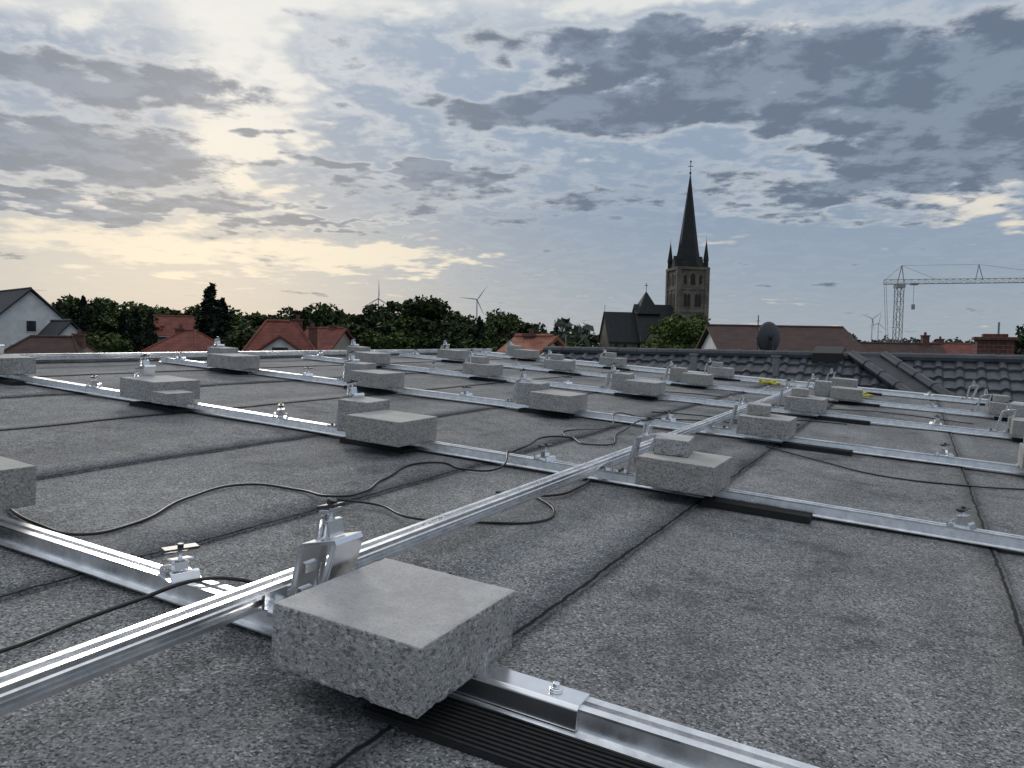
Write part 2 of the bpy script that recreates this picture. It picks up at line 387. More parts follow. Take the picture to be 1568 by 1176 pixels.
# ------------------------------------------------------------------ low clamp mesh
mb=MB()
mb.box(-.036,.036,-.034,.034,0,.003)
for sx in(-1,1):
    mb.prism([(sx*.036,0),(sx*.040,0),(sx*.033,.018),(sx*.024,.020),(sx*.024,.017),(sx*.030,.016)],-.030,.030,'y')
mb.prism([(-.016,.003),(.016,.003),(.010,.034),(-.010,.034)],-.014,.014,'y')
mb.cyl((0,0,.03),(0,0,.068),.0045,8)
mb.prism([(-.016,.034),(.018,.040),(.018,.043),(-.016,.037)],-.022,.022,'y')
mb.prism([(-.013,.060),(-.004,.055),(.004,.055),(.013,.060),(.013,.064),(-.013,.064)],-.036,.036,'y',1)
mb.cyl((0,0,.064),(0,0,.071),.007,6,1)
lc=mb.obj('module_clamp',[alus,steel],RM@T(-1.335,ra(0),.0555,R(-20)),bevel=.0006)
lc_me=lc.data
for i in range(6):
    for j in range(-3,3):
        if not(i==0 and j==0) and tb(j)<[1,2.5,3.5,4,4.2,2.8][i] and tb(j)>-6:
            inst('aluminium_panel_bracket',br_me,RM@T(tb(j)+.02+random.uniform(-.01,.01),ra(i)+.01,.0555,R(random.uniform(-4,4)))@BS)
        bl=tb(j)-.42
        if not(i==0 and j==0) and bl<[1,2.5,3.5,4,4.2,2.8][i] and bl>-6:
            inst('module_clamp',lc_me,RM@T(bl,ra(i),.0555,R(random.uniform(-45,45))))
# ------------------------------------------------------------------ concrete blocks
def block_mesh(sx,sy,sz,seed):
    bm=bmesh.new(); bmesh.ops.create_cube(bm,size=1)
    for v in bm.verts: v.co=Vector((v.co.x*sx,v.co.y*sy,(v.co.z+.5)*sz))
    bmesh.ops.bevel(bm,geom=bm.edges[:],offset=.0024,segments=2,affect='EDGES',profile=.6)
    bmesh.ops.subdivide_edges(bm,edges=[e for e in bm.edges if e.calc_length()>.02],cuts=30,use_grid_fill=True)
    bm.normal_update()
    rnd=random.Random(seed)
    chips=[(Vector((rnd.choice((-1,1))*sx/2*rnd.uniform(.1,.9),rnd.choice((-1,1))*sy/2,rnd.choice((0,0,sz)))),rnd.uniform(.005,.012)) for _ in range(8)]
    chips+=[(Vector((rnd.choice((-1,1))*sx/2,rnd.choice((-1,1))*sy/2*rnd.uniform(.1,.9),rnd.choice((0,0,sz)))),rnd.uniform(.005,.012)) for _ in range(8)]
    for v in bm.verts:
        s=.0005 if v.normal.z>.8 else .0012
        d=mnoise.noise(v.co*120+Vector((seed,0,0)))*s+mnoise.noise(v.co*20+Vector((seed,5,0)))*s*.7
        v.co+=v.normal*d
        for cc,rr in chips:
            q=(v.co-cc).length
            if q<rr: v.co+=(Vector((0,0,sz/2))-cc).normalized()*(rr-q)*.45
    me=bpy.data.meshes.new('concrete_block'); bm.to_mesh(me); bm.free(); me.materials.append(conc)
    for pl in me.polygons: pl.use_smooth=True
    return me
SL=[block_mesh(.29,.30,.108,s) for s in (3,11,23)]
UP=[block_mesh(.16,.20,.150,s) for s in (5,17)]
SM=[block_mesh(.13,.17,.062,s) for s in (8,31)]
def blk(me,b,a,h,rz=0.):
    inst('concrete_ballast_block',me,RM@T(b,a,h,R(rz)))
def put(i,j,st,db=0.,da=0.):
    a=ra(i)-.045+da; b=tb(j)+.045+.145+db; h=.057
    me=SL[(i*3+j*5)%3]; rz=random.uniform(-3,3)
    if i==0 and j==0: rz=0
    if st=='S': blk(me,b,a,h,rz)
    if st=='T': blk(me,b,a,h,rz); blk(SM[(i+j)%2],b-.06,a+.04,h+.1095,rz+8)
    if st=='B': blk(me,b+.17,a-.06,h,rz); blk(UP[(i+j)%2],b-.065,a+.03,h,rz+4)
    if st=='F': blk(me,b,a+.03,h,rz); blk(SM[0],b+.215,a-.06,h,rz); 
    if st=='D': blk(me,b,a,h,rz); blk(SL[(i+j+1)%3],b+.03,a+.02,h+.1095,rz+6)
for (i,j,st) in [(0,0,'S'),(1,0,'T'),(1,-1,'B'),(1,-2,'F'),(1,-3,'S'),(2,0,'T'),(2,-1,'B'),(2,-2,'B'),(2,-3,'B'),(3,1,'S'),(3,0,'T'),(3,-1,'B'),(3,-2,'T'),(3,-3,'B'),
   (4,0,'B'),(4,-1,'B'),(4,-2,'T'),(4,-3,'S'),(5,0,'S'),(5,-1,'T'),(5,-2,'T'),(5,-3,'B'),(1,1,'S'),(4,1,'T')]:
    put(i,j,st)
put(0,-1,'S',.03,.03); put(2,1,'D',-.12,0)
# ribbed rubber mats
def matmesh(w,n,L,hh):
    mb=MB(); mb.box(0,L,-w/2,w/2,.0025,hh*.75)
    for k in range(n):
        a0=-w/2+.002+k*(w-.004)/n; mb.box(.001,L-.001,a0,a0+.0055,hh*.75+.0002,hh)
    return mb
mat0=matmesh(.085,7,.38,.028).obj('rubber_mat',black,RM@T(tb(0)+.28,ra(1)-.075,.0)); mat_me=mat0.data
matmesh(.135,11,.46,.014).obj('rubber_mat',black,RM@T(tb(0)+.20,ra(0)-.085,.0,R(1.5)))
for i in range(6):
    for j in range(-3,2):
        if (i,j) in((0,0),(1,0)) or tb(j)<-5.7: continue
        inst('rubber_mat',mat_me,RM@T(tb(j)+(.27 if j==0 else .08)+random.uniform(-.03,.03),ra(i)-.075,.0,R(random.uniform(-2,2))))
# ------------------------------------------------------------------ cables
def cable(name,pts,r=.004,h=.006,mat=cablem,mw=RM):
    cu=bpy.data.curves.new(name,'CURVE'); cu.dimensions='3D'; cu.bevel_depth=r; cu.bevel_resolution=2; cu.resolution_u=10
    sp=cu.splines.new('BEZIER'); sp.bezier_points.add(len(pts)-1)
    for q,pnt in zip(sp.bezier_points,pts):
        q.co=(pnt[1],pnt[0],pnt[2] if len(pnt)>2 else h+r); q.handle_left_type=q.handle_right_type='AUTO'
    cu.materials.append(mat); o=bpy.data.objects.new(name,cu); col.objects.link(o); o.matrix_world=mw; return o
cable('black_cable',[(1.5,-2.9),(1.30,-2.33),(1.23,-2.03),(1.25,-1.87),(1.38,-1.86),(1.68,-1.99),(1.93,-2.0),(1.99,-1.82),(1.95,-1.62,.03),(2.08,-1.62,.02),(2.34,-1.72),(2.76,-1.75),(2.72,-1.60),(2.78,-1.48,.02),(2.97,-1.53,.064),(3.12,-1.6,.03),(3.42,-1.67),(3.9,-1.66),(3.76,-1.46),(4.35,-1.5),(4.81,-1.43,.062),(5.0,-1.2)],.0046)
cable('black_cable',[(.55,-1.40),(.76,-1.36),(.91,-1.375),(1.0,-1.33,.035),(1.10,-1.27,.064),(1.17,-1.23,.055),(1.25,-1.17,.02),(1.33,-1.09),(1.45,-.98),(1.6,-.96)],.0044)
cable('black_cable',[(4.57,-.70),(4.30,-.372),(4.1,-.085),(4.15,.247),(4.3,.52),(4.6,.9),(4.7,1.6)],.004)
cable('black_cable',[(3.4,-1.3),(2.99,-1.14),(2.75,-1.10),(2.54,-1.13),(2.45,-1.3)],.0045)
cable('black_cable',[(3.9,-1.66),(4.1,-1.75),(4.5,-1.62),(4.81,-1.7,.062),(5.2,-1.6),(5.5,-1.2),(5.6,-.9)],.0042)
cable('black_cable',[(5.6,-1.7),(5.75,-1.3),(5.7,-1.0),(5.9,-.7),(6.2,-.75),(6.35,-.4)],.0045)
cable('black_cable',[(7.4,-2.3),(7.6,-1.7),(7.3,-1.3),(7.5,-.7),(7.8,-.2),(7.6,.5)],.0045)
cable('black_cable',[(1.95,-1.62,.02),(2.0,-1.5,.015),(1.93,-1.3,.02),(2.05,-1.15),(2.2,-1.0),(2.35,-1.02),(2.5,-1.16)],.0042)
for (b,a,s_) in [(-1.56,10.05,.62),(-.50,9.5,.68)]:
    pts=[]
    for k in range(30):
        an=k*.83+math.sin(k*.9)*.4; rr=(.10+.05*math.sin(k*1.9))*s_; pts.append((a+rr*math.sin(an)*.9+.02*math.sin(k*.7),b+rr*1.5*math.cos(an),.03+.0012*k+.012*math.sin(k*2.1)))
    cable('yellow_rope_coil',pts,.0085,0,yellow)
# ------------------------------------------------------------------ trees
def quads_mesh(name,cent,size,seed,mats,extra=None):
    rs=np.random.RandomState(seed); n=len(cent)
    u=rs.normal(size=(n,3)); u/=np.linalg.norm(u,axis=1)[:,None]
    v=np.cross(u,rs.normal(size=(n,3))); v/=np.linalg.norm(v,axis=1)[:,None]
    sz=(size*rs.uniform(.5,1.25,n))[:,None]
    V=np.stack([cent-u*sz,cent+v*sz*.6,cent+u*sz*.9,cent-v*sz*.55],1).reshape(-1,3)
    verts=V.tolist(); faces=[(4*i,4*i+1,4*i+2,4*i+3) for i in range(n)]; fm=[0]*n
    if extra:
        o=len(verts); verts+= [tuple(q) for q in extra.v]; faces+=[tuple(k+o for k in f) for f in extra.f]; fm+=[1]*len(extra.f)
    me=bpy.data.meshes.new(name); me.from_pydata(verts,[],faces)
    for x in mats: me.materials.append(x)
    me.polygons.foreach_set('material_index',fm)
    at=me.attributes.new('leafvar','FLOAT','FACE'); vals=np.zeros(len(faces),dtype=np.float32); vals[:n]=rs.uniform(0,1,n); at.data.foreach_set('value',vals)
    me.update(); return me
def decid(seed,lm,slim=1.,n=5600,sparse=False):
    rs=np.random.RandomState(seed)
    mb=MB(); H=12.
    mb.cyl((0,0,-.2),(0.1,0,4.5),.33,8,0,.22); mb.cyl((.1,0,4.5),(0,.1,9.5),.22,7,0,.06)
    cl=[]
    nc=30 if not sparse else 13
    for k in range(nc):
        hz=rs.uniform(.20,.97); prof=math.sin(math.pi*min(1,(hz-.08)/.98))**.6
        an=rs.uniform(0,2*math.pi); rr=rs.uniform(.3,1.)*prof*3.6*slim
        c=np.array([math.cos(an)*rr,math.sin(an)*rr,hz*H*.9]); rad=rs.uniform(.9,2.0)*(1-.35*hz)*(.8 if sparse else 1)
        cl.append((c,rad)); mb.cyl((0,0,min(9,max(2.2,c[2]-2.2))),tuple(c),.10,5,0,.03)
    P=[]
    for k in range(n):
        c,rad=cl[rs.randint(nc)]; d=rs.normal(size=3); d/=np.linalg.norm(d); d[2]*=.8
        P.append(c+d*rad*rs.uniform(.35,1.2)**.6)
    return quads_mesh('tree',np.array(P),.26,seed,[lm,bark],mb)
def conif(seed,n=3600):
    rs=np.random.RandomState(seed); mb=MB(); H=12.
    mb.cyl((0,0,-.2),(0,0,11.7),.25,8,0,.03)
    P=[]; br=[]
    for k in range(150):
        f=rs.uniform(0,1)**.8; z=1.2+f*10.6; L=(1-f)**.85*2.9*rs.uniform(.6,1.1)+.15; an=rs.uniform(0,2*math.pi)
        br.append((z,L,an)); mb.cyl((0,0,z),(math.cos(an)*L,math.sin(an)*L,z-.25*L),.04,4,0,.01)
    for k in range(n):
        z,L,an=br[rs.randint(len(br))]; q=rs.uniform(0,1)**.6; an2=an+rs.normal()*.16
        P.append([math.cos(an2)*L*q,math.sin(an2)*L*q,z-.25*L*q+rs.normal()*.14])
    return quads_mesh('conifer',np.array(P),.22,seed,[needle,bark],mb)
DT=[decid(s,leaf) for s in(1,2,3,4)]+[decid(9,leaf,.8)]
DL=[decid(6,leafl),decid(7,leafl)]
SP=decid(12,leaf,1.1,1100,True)
CF=[conif(1),conif(2)]
def tree(name,me,k,D,h,wf=1.):
    s=h/12.; o=inst(name,me,T(k*D,D,0,random.uniform(0,6.3))@Matrix.Diagonal((s*wf,s*wf,s,1)))
def th(hv,D): return 8+hv*D/1184.
for k,D,hv,wf in [(-.655,110,44,1.3),(-.60,95,66,1.1),(-.575,105,76,1.),(-.548,100,66,1.2),(-.525,112,72,1.2),(-.50,100,66,1.1),(-.475,118,60,1.2),(-.452,104,56,1.2),(-.425,110,62,1.3),(-.40,112,58,1.2),
   (-.365,92,62,1.2),(-.34,100,52,1.3),(-.315,96,50,1.2),(-.288,92,64,1.),(-.262,90,70,1.1),(-.235,96,58,1.1),(-.212,88,58,1.2),(-.192,100,56,1.2),(-.170,96,70,1.1),(-.150,92,80,1.15),(-.120,92,86,1.15),(-.098,96,68,1.),
   (-.075,90,46,1.2),(-.05,95,52,1.2),(-.02,100,62,1.1),(0.003,105,46,1.2),(-.135,84,54,1.4),(-.18,80,42,1.5),(-.205,82,40,1.5),(-.105,82,50,1.5),(-.25,84,44,1.5),(-.31,88,30,1.5),(-.64,90,30,1.5),(-.56,88,44,1.4),(-.49,90,44,1.5),(-.43,96,36,1.6),(-.345,80,36,1.5),
   (-.03,80,22,1.5),(-.075,78,24,1.5),(.02,120,26,1.6),(.045,150,28,1.5),(.075,190,24,1.6),(.10,210,24,1.5),(.06,110,14,1.8),(.125,230,24,1.5)]:
    tree('deciduous_tree',random.choice(DT),k,D,th(hv,D),wf)
for k,D,hv,wf in [(-.525,62,26,1.2),(.219,125,66,1.3),(.233,122,52,1.15),(.205,128,52,1.15),(-.16,76,34,1.3)]:
    tree('deciduous_tree',random.choice(DL),k,D,th(hv,D),wf)
tree('deciduous_tree',SP,.026,85,th(50,85),.8)
tree('deciduous_tree',DT[0],.668,70,th(58,70),.9)
for k,D,hv,wf in [(-.390,80,84,1.4),(-.376,84,64,1.25),(-.487,66,46,1.),(-.468,64,42,.9),(-.503,72,42,1.),(-.043,90,42,1.),(-.555,84,62,1.)]:
    tree('conifer_tree',random.choice(CF),k,D,th(hv,D),wf)
def mass(name,segs,mat,seed,size):
    rs=np.random.RandomState(seed); P=[]
    for (k0,k1,D,hbase,n) in segs:
        for q in range(n):
            k=rs.uniform(k0,k1); dd=D*rs.uniform(.95,1.12)
            top=hbase*(.72+.28*mnoise.noise((k*38,D*.1,seed))+.16*mnoise.noise((k*140,D,1)))
            P.append([k*dd,dd,top*rs.uniform(0.15,1.)**.5])
    me=quads_mesh(name,np.array(P),size,seed,[mat]); inst(name,me,Matrix.Identity(4))
mass('distant_tree_mass',[(-.75,.1,190,17,5200),(.0,.75,420,20,5200),(.25,.75,260,12.8,2600)],far_leaf,3,1.5)
mass('distant_forest',[(-.9,.9,900,26,6000)],far_leaf,5,3.2)
# ------------------------------------------------------------------ houses
def windows(mb,x0,x1,z0,z1,y,n,nz=1,mi_g=0,mi_f=1,w=1.0,h=1.3,sgn=-1):
    for a in range(n):
        cx=x0+(a+.5)*(x1-x0)/n
        for b in range(nz):
            cz=z0+(b+.5)*(z1-z0)/nz
            mb.box(cx-w/2-.08,cx+w/2+.08,min(y,y+sgn*.05),max(y,y+sgn*.05),cz-h/2-.08,cz+h/2+.08,mi_f)
            for xa,xb in ((cx-w/2,cx-.03),(cx+.03,cx+w/2)):
                mb.box(xa,xb,min(y+sgn*.055,y+sgn*.07),max(y+sgn*.055,y+sgn*.07),cz-h/2,cz+h/2,mi_g)
def house(name,k,D,L,W,eave,ridge,rz,rm,wm,hip=0.,chim=(),dormer=False):
    hx,hy=L/2,W/2; parts=[]
    mb=MB(); 
    if hip>0: mb.box(-hx,hx,-hy,hy,0,eave-.02)
    else: mb.prism([(-hy,0),(hy,0),(hy,eave-.05),(0,ridge-.12),(-hy,eave-.05)],-hx,hx,'x')
    parts.append(mb.obj('walls',wm))
    mb=MB(); o=.35; sl=(ridge-eave)/hy; ez=eave-o*sl; th_=.18; rx_=hx+o-hip
    A=[(-hx-o,-hy-o,ez),(hx+o,-hy-o,ez),(hx+o,hy+o,ez),(-hx-o,hy+o,ez),(-rx_,0,ridge),(rx_,0,ridge)]
    Bv=[(a,b,c+th_) for a,b,c in A]
    mb.add(A+Bv,[(0,1,5,4)[::-1],(2,3,4,5)[::-1],(6,7,11,10),(8,9,10,11),(0,1,7,6),(2,3,9,8)]+([(7,8,11),(9,6,10),(1,2,8,7),(3,0,6,9)] if hip>0 else [(1,5,11,7),(5,2,8,11),(3,4,10,9),(4,0,6,10)]))
    parts.append(mb.obj('roof',rm))
    mb=MB(); 
    for q in range(int(2*rx_/.4)): mb.cyl((-rx_+q*.4,0,ridge+th_-.02),(-rx_+q*.4+.41,0,ridge+th_-.02),.13,8)
    if hip>0:
        for sx in(-1,1):
            for sy in(-1,1): mb.cyl((sx*rx_,0,ridge+th_-.02),(sx*(hx+o),sy*(hy+o),ez+th_-.02),.11,6)
    parts.append(mb.obj('ridge_tiles',rm))
    mb=MB(); windows(mb,-hx,hx,1,eave-.4,-hy,max(2,int(L/3)),2 if eave>5 else 1); windows(mb,-hx,hx,1,eave-.4,hy,max(2,int(L/3)),2 if eave>5 else 1,sgn=1)
    if hip==0:
        for sx in(-1,1):
            for zz in (eave-1.5,eave+.9):
                for yy in ((-1.4,1.4) if zz<eave else (0,)):
                    if zz+.6<ridge-.5: mb.box(min(sx*hx,sx*(hx+.05)),max(sx*hx,sx*(hx+.05)),yy-.5,yy+.5,zz-.6,zz+.6,1); mb.box(min(sx*(hx+.052),sx*(hx+.07)),max(sx*(hx+.052),sx*(hx+.07)),yy-.42,yy+.42,zz-.52,zz+.52,0)
    parts.append(mb.obj('windows',[glass,frame]))
    mb=MB()
    for sy in(-1,1): mb.cyl((-hx-o,sy*(hy+o+.07),ez+.04),(hx+o,sy*(hy+o+.07),ez+.04),.08,8)
    parts.append(mb.obj('gutters',gutter,smooth=True))
    if chim:
        mb=MB()
        for cx,cy,ch in chim:
            mb.box(cx-.3,cx+.3,cy-.3,cy+.3,ridge-2,ridge+ch); mb.box(cx-.36,cx+.36,cy-.36,cy+.36,ridge+ch+.002,ridge+ch+.12)
            mb.cyl((cx,cy,ridge+ch+.1),(cx,cy,ridge+ch+.4),.12,8)
        parts.append(mb.obj('chimney',brick))
    if dormer:
        mb=MB(); dz=eave+.2*(ridge-eave); 
        mb.prism([(-1.2,dz),(1.2,dz),(1.2,dz+.7),(0,dz+1.55),(-1.2,dz+.7)],-hy+.3,-.3,'y',0)
        parts.append(mb.obj('dormer_walls',white))
        mb=MB(); mb.add([(-1.5,-hy,dz+.52),(0,-hy,dz+1.6),(1.5,-hy,dz+.52),(-1.5,-.2,dz+.52),(0,-.2,dz+1.6),(1.5,-.2,dz+.52)],[(0,1,4,3),(1,2,5,4)]); 
        q=mb.obj('dormer_roof',rm); so_=q.modifiers.new('s','SOLIDIFY'); so_.thickness=.14; so_.offset=1; parts.append(q)
        mb=MB(); mb.box(-.5,.5,-hy+.24,-hy+.29,dz+.1,dz+.9,0); parts.append(mb.obj('dormer_window',glass))
    group(name,T(k*D,D,0,R(rz)),parts)
house('white_gabled_house',-.650,82,14,9.5,8.1,12.6,-42,darkt,white)
house('white_house_annex',-.583,76,5,5,6.6,9.4,-42,darkt,white)
house('red_roofed_house',-.300,55,6.0,7.0,6.0,9.2,16,red,white,hip=2.4,chim=[(1.2,.2,.25),(2.2,-.9,-.3)],dormer=True)
house('red_roofed_house',-.417,60,5.2,6.4,6.4,8.5,-12,red,beige,hip=2.5,chim=[(-.8,0,.2)])
house('red_roofed_house',-.595,50,5.4,7,6.,7.8,12,brown,beige,hip=1.8,chim=[(1.6,0,.3)])
house('red_roofed_house',-.437,92,4.0,6,8.4,10.5,24,red,beige)
house('red_roofed_house',-.240,74,3.6,5,7.3,9.1,-18,red,beige,chim=[(.7,0,.3)])
house('orange_roofed_house',.030,40,2.0,3.0,7.5,8.3,-38,orange,white,chim=[(-.3,0,.15)])
house('long_brick_house',.338,60,9.8,9,7.8,9.6,-3,brown,white,chim=[])
house('brick_house',.565,92,6,6,7.2,8.9,15,red,brick,chim=[(-1.5,0,.6)])
house('brick_house',.50,74,6.5,6,7.2,8.6,-10,brown,brick,chim=[(2.2,0,.9)])
house('brick_house',.63,99,8,7,7.2,8.5,5,brown,beige,chim=[(1.,0,.5)])
# ------------------------------------------------------------------ neighbour tiled roof
eh=Vector((eb.x,eb.y,0)).normalized(); 
base=RM@Vector((0,13.3,0)); 
TM=Matrix.Translation((base.x,base.y,EYE-.12))@Matrix.Rotation(math.atan2(eh.y,eh.x),4,'Z')   # local x along ridge, -y toward us
DG=26
c27,s27=math.cos(R(DG)),math.sin(R(DG))
def tiled(x0,x1,side,rows=10):
    mb=MB(); tw=.27; rl=.31; n=int(round((x1-x0)/tw)); S=8
    for r_ in range(rows):
        vs=[];fs=[]
        for q in range(n*S+1):
            x=x0+q*tw/S; ph=(q%S)/S
            hgt=.042*(max(0,math.cos((ph-.25)*2*math.pi))**1.1) -.006*math.sin(ph*2*math.pi*1)
            jit=.005*mnoise.noise((x//tw*1.3,r_*1.7,0))
            for e_,off in ((0,.0),(1,.036)):
                yy=(r_+e_*1.06)*rl*c27; zz=-(r_+e_*1.06)*rl*s27+off+jit+hgt
                vs.append((x,side*yy,zz))
            vs.append((x,side*yy,zz-.042))
        for q in range(n*S):
            a=q*3; fs.append((a,a+1,a+4,a+3)); fs.append((a+1,a+2,a+5,a+4))
        mb.add(vs,fs)
    return mb
parts=[]
HX=-.85
parts.append(tiled(-6.2,9.,-1).obj('front_tiles',tile_m))
parts.append(tiled(-6.2,9.,1).obj('rear_tiles',tile_m))
mb=MB()
def caps(p,q,r):
    p=Vector(p);q=Vector(q);L=(q-p).length;n=int(L/.36)
    for k in range(n):
        a=p.lerp(q,k/n); b=p.lerp(q,(k+1.08)/n); mb.cyl(a,b,r*.90,12,0,r)
caps((-6.2,0,.02),(9.,0,.02),.095)
caps((HX,-.05,.06),(HX+1.55,-2.3*c27,-2.3*s27+.07),.08); caps((HX+.46,-.05,.06),(HX+2.01,-2.3*c27,-2.3*s27+.07),.08)
parts.append(mb.obj('ridge_caps',tile_m,smooth=False))
mb=MB(); mb.add([(HX,-.05,.060),(HX+.46,-.05,.060),(HX+2.01,-2.3*c27,-2.3*s27+.070),(HX+1.55,-2.3*c27,-2.3*s27+.070)],[(0,1,2,3)])
parts.append(mb.obj('valley_flashing',leadm))
mb=MB(); 
mb.prism([(0,-.06),(-3.0*c27,-3.0*s27-.06),(-3.0*c27,-3.0*s27-.1),(3.0*c27,-3.0*s27-.1),(3.0*c27,-3.0*s27-.06)],-6.15,8.95,'x')
mb.box(-6.0,8.8,-2.1,2.4,-7.8,-3.0*s27-.11)
parts.append(mb.obj('walls',brick))
mb=MB(); mb.prism([(-.22,-.08),(.5,-.12),(.5,.17),(.42,.19),(-.22,.08)],-1.42,-.98,'x'); parts.append(mb.obj('roof_hatch',black,bevel=.01))
mb=MB(); mb.box(.9,1.4,1.0,1.5,-.9,.33); mb.box(.85,1.45,.95,1.55,.332,.38); mb.box(.98,1.32,1.08,1.42,.382,.43); parts.append(mb.obj('chimney',brick))
mb=MB(); mb.cyl((-5.9,.3,-.1),(-5.9,.3,.32),.012,8); mb.cyl((1.2,1.25,.3),(1.2,1.25,.62),.015,8)
for q in (-3.2,-1.9,2.6,4.4): mb.cyl((q,-.6,-.3),(q,-.6,.0),.055,12); mb.cyl((q,-.6,.002),(q,-.6,.03),.075,12)
parts.append(mb.obj('vent_pipes',gutter,smooth=False))
group('dark_tiled_house',TM,parts)
# ------------------------------------------------------------------ satellite dish
mb=MB(); n=28; rings=7; vs=[(0,0,0)];fs=[]
for r_ in range(1,rings+1):
    q=r_/rings*.42
    for i in range(n):
        an=2*math.pi*i/n; vs.append((q*math.cos(an)*.93,-q*q*.45,q*math.sin(an)))
for i in range(n): fs.append((0,1+i,1+(i+1)%n))
for r_ in range(rings-1):
    for i in range(n): a=1+r_*n+i;b=1+r_*n+(i+1)%n; fs.append((a,b,b+n,a+n))
mb.add(vs,fs); d=mb.obj('reflector',simple('dish_grey',(.035,.039,.047),.5,0,4,.1),smooth=True); so_=d.modifiers.new('s','SOLIDIFY'); so_.thickness=.012
mb=MB(); mb.cyl((0,.08,-1.6),(0,.08,.1),.03,10); mb.cyl((0,.08,0),(0,0,0),.05,8); mb.cyl((0,-.02,-.36),(0,-.45,-.06),.012,6); mb.cyl((0,-.40,-.07),(0,-.50,0.0),.035,8)
mn=mb.obj('mount_arm',steel)
group('satellite_dish',T(.333*20,20,EYE+.30,R(205)),[d,mn])
# ------------------------------------------------------------------ church
def church():
    parts=[]; w2=3.75; ez=26.8
    mb=MB(); mb.box(-w2,w2,-w2,w2,0,ez)
    for zz in (9.5,16.5,22.,): mb.box(-w2-.18,w2+.18,-w2-.18,w2+.18,zz,zz+.35)
    mb.box(-w2-.35,w2+.35,-w2-.35,w2+.35,ez,ez+.6)
    for sx in(-1,1):
        for sy in(-1,1):
            mb.box(*sorted((sx*(w2-.75),sx*(w2+.32))),*sorted((sy*(w2-.75),sy*(w2+.32))),0,ez-.01); 
            mb.box(*sorted((sx*(w2-.9),sx*(w2+.6))),*sorted((sy*(w2-.9),sy*(w2+.6))),0,14.)
    parts.append(mb.obj('tower_walls',stone))
    mb=MB()
    def lancet(cx,z0,z1,w,M,mi=0,fr=True):
        pts=[(cx-w,z0),(cx+w,z0),(cx+w,z1),(cx+w*.6,z1+w*.9),(cx,z1+w*1.5),(cx-w*.6,z1+w*.9),(cx-w,z1)]
        mb.prism(pts,-.10,.0,'y',mi,M)
    for k in range(4):
        M=Matrix.Rotation(k*math.pi/2,4,'Z')@Matrix.Translation((0,-w2-.02,0))
        for cx in(-1.35,1.35):
            lancet(cx,17.6,21.,.95,M,1); 
            M2=M@Matrix.Translation((0,-.09,0)); lancet(cx-.42,17.9,20.6,.33,M2); lancet(cx+.42,17.9,20.6,.33,M2)
        M2=M@Matrix.Translation((0,-.02,0)); lancet(0,23.2,25.2,.55,M2); lancet(0,11.,14.5,.5,M2); lancet(-1.9,23.4,25,.35,M2);lancet(1.9,23.4,25,.35,M2)
    parts.append(mb.obj('belfry_openings',[dark,stone]))
    mb=MB()
    z0=ez+.55; n=8; rad=[(3.7,0),(3.0,1.6),(2.5,4.3),(1.65,10.5),(.82,17.),(.10,22.6)]
    vs=[];fs=[]
    for r_,h in rad:
        for i in range(n): an=2*math.pi*(i+.5)/n; vs.append((r_*math.cos(an),r_*math.sin(an),z0+h))
    for a in range(len(rad)-1):
        for i in range(n): fs.append((a*n+i,a*n+(i+1)%n,(a+1)*n+(i+1)%n,(a+1)*n+i))
    mb.add(vs,fs)
    for sx in(-1,1):
        for sy in(-1,1):
            c=(sx*(w2-.45),sy*(w2-.45)); mb.cyl((*c,z0),(*c,z0+1.7),.62,8); mb.cyl((*c,z0+1.7),(*c,z0+6.6),.74,8,0,.03); mb.cyl((*c,z0+6.5),(*c,z0+7.4),.04,5)
    for k in range(4):
        M=Matrix.Rotation(k*math.pi/2,4,'Z'); mb.prism([(-1.5,z0),(1.5,z0),(0,z0+3.0)],-w2+.1,-1.5,'y',0,M)
    parts.append(mb.obj('spire',slate))
    mb=MB(); zt=z0+22.5; mb.cyl((0,0,zt),(0,0,zt+3.2),.08,6); mb.box(-.65,.65,-.06,.06,zt+2.1,zt+2.25); mb.cyl((0,0,zt+.3),(0,0,zt+.75),.26,8); mb.prism([(-.3,zt+3.1),(.3,zt+3.2),(.25,zt+3.4),(-.1,zt+3.6)],-.03,.03,'y')
    parts.append(mb.obj('cross',steel))
    def gab(x0,x1,hw,ev,rg,nm,cy=0.):
        mb=MB(); mb.prism([(cy-hw,0),(cy+hw,0),(cy+hw,ev),(cy,rg-.2),(cy-hw,ev)],x0,x1,'x'); parts.append(mb.obj(nm+'_walls',stone))
        mb=MB(); o=.4; sl=(rg-ev)/hw
        mb.prism([(cy-hw-o,ev-o*sl),(cy,rg),(cy+hw+o,ev-o*sl),(cy+hw+o,ev-o*sl+.35),(cy,rg+.4),(cy-hw-o,ev-o*sl+.35)],x0-.3,x1+.3 if nm!='nave' else x1,'x'); parts.append(mb.obj(nm+'_roof',slate))
    gab(-13.,-3.9,6.8,9.6,18.0,'nave')
    gab(-20.5,-13.4,4.6,9.4,16.0,'choir')
    mb=MB(); mb.prism([(-12.6,0),(-8.4,0),(-8.4,9.4),(-10.5,12.8),(-12.6,9.4)],-7.6,7.6,'y'); parts.append(mb.obj('transept_walls',stone))
    mb=MB(); mb.prism([(-13.1,8.9),(-10.5,13.2),(-7.9,8.9),(-7.9,9.2),(-10.5,13.7),(-13.1,9.2)],-7.9,7.9,'y')
    mb.add([(-13.2,-2.9,16.),(-7.4,-2.9,16.),(-7.4,2.9,16.),(-13.2,2.9,16.),(-10.3,0,21.6)],[(0,1,4),(1,2,4),(2,3,4),(3,0,4)])
    mb.cyl((-10.3,0,21.3),(-10.3,0,23.6),.07,5); mb.box(-10.7,-9.9,-.05,.05,22.9,23.05)
    mb.cyl((-20.5,0,16.),(-20.5,0,18.),.06,5)
    parts.append(mb.obj('transept_roof',slate))
    mb=MB()
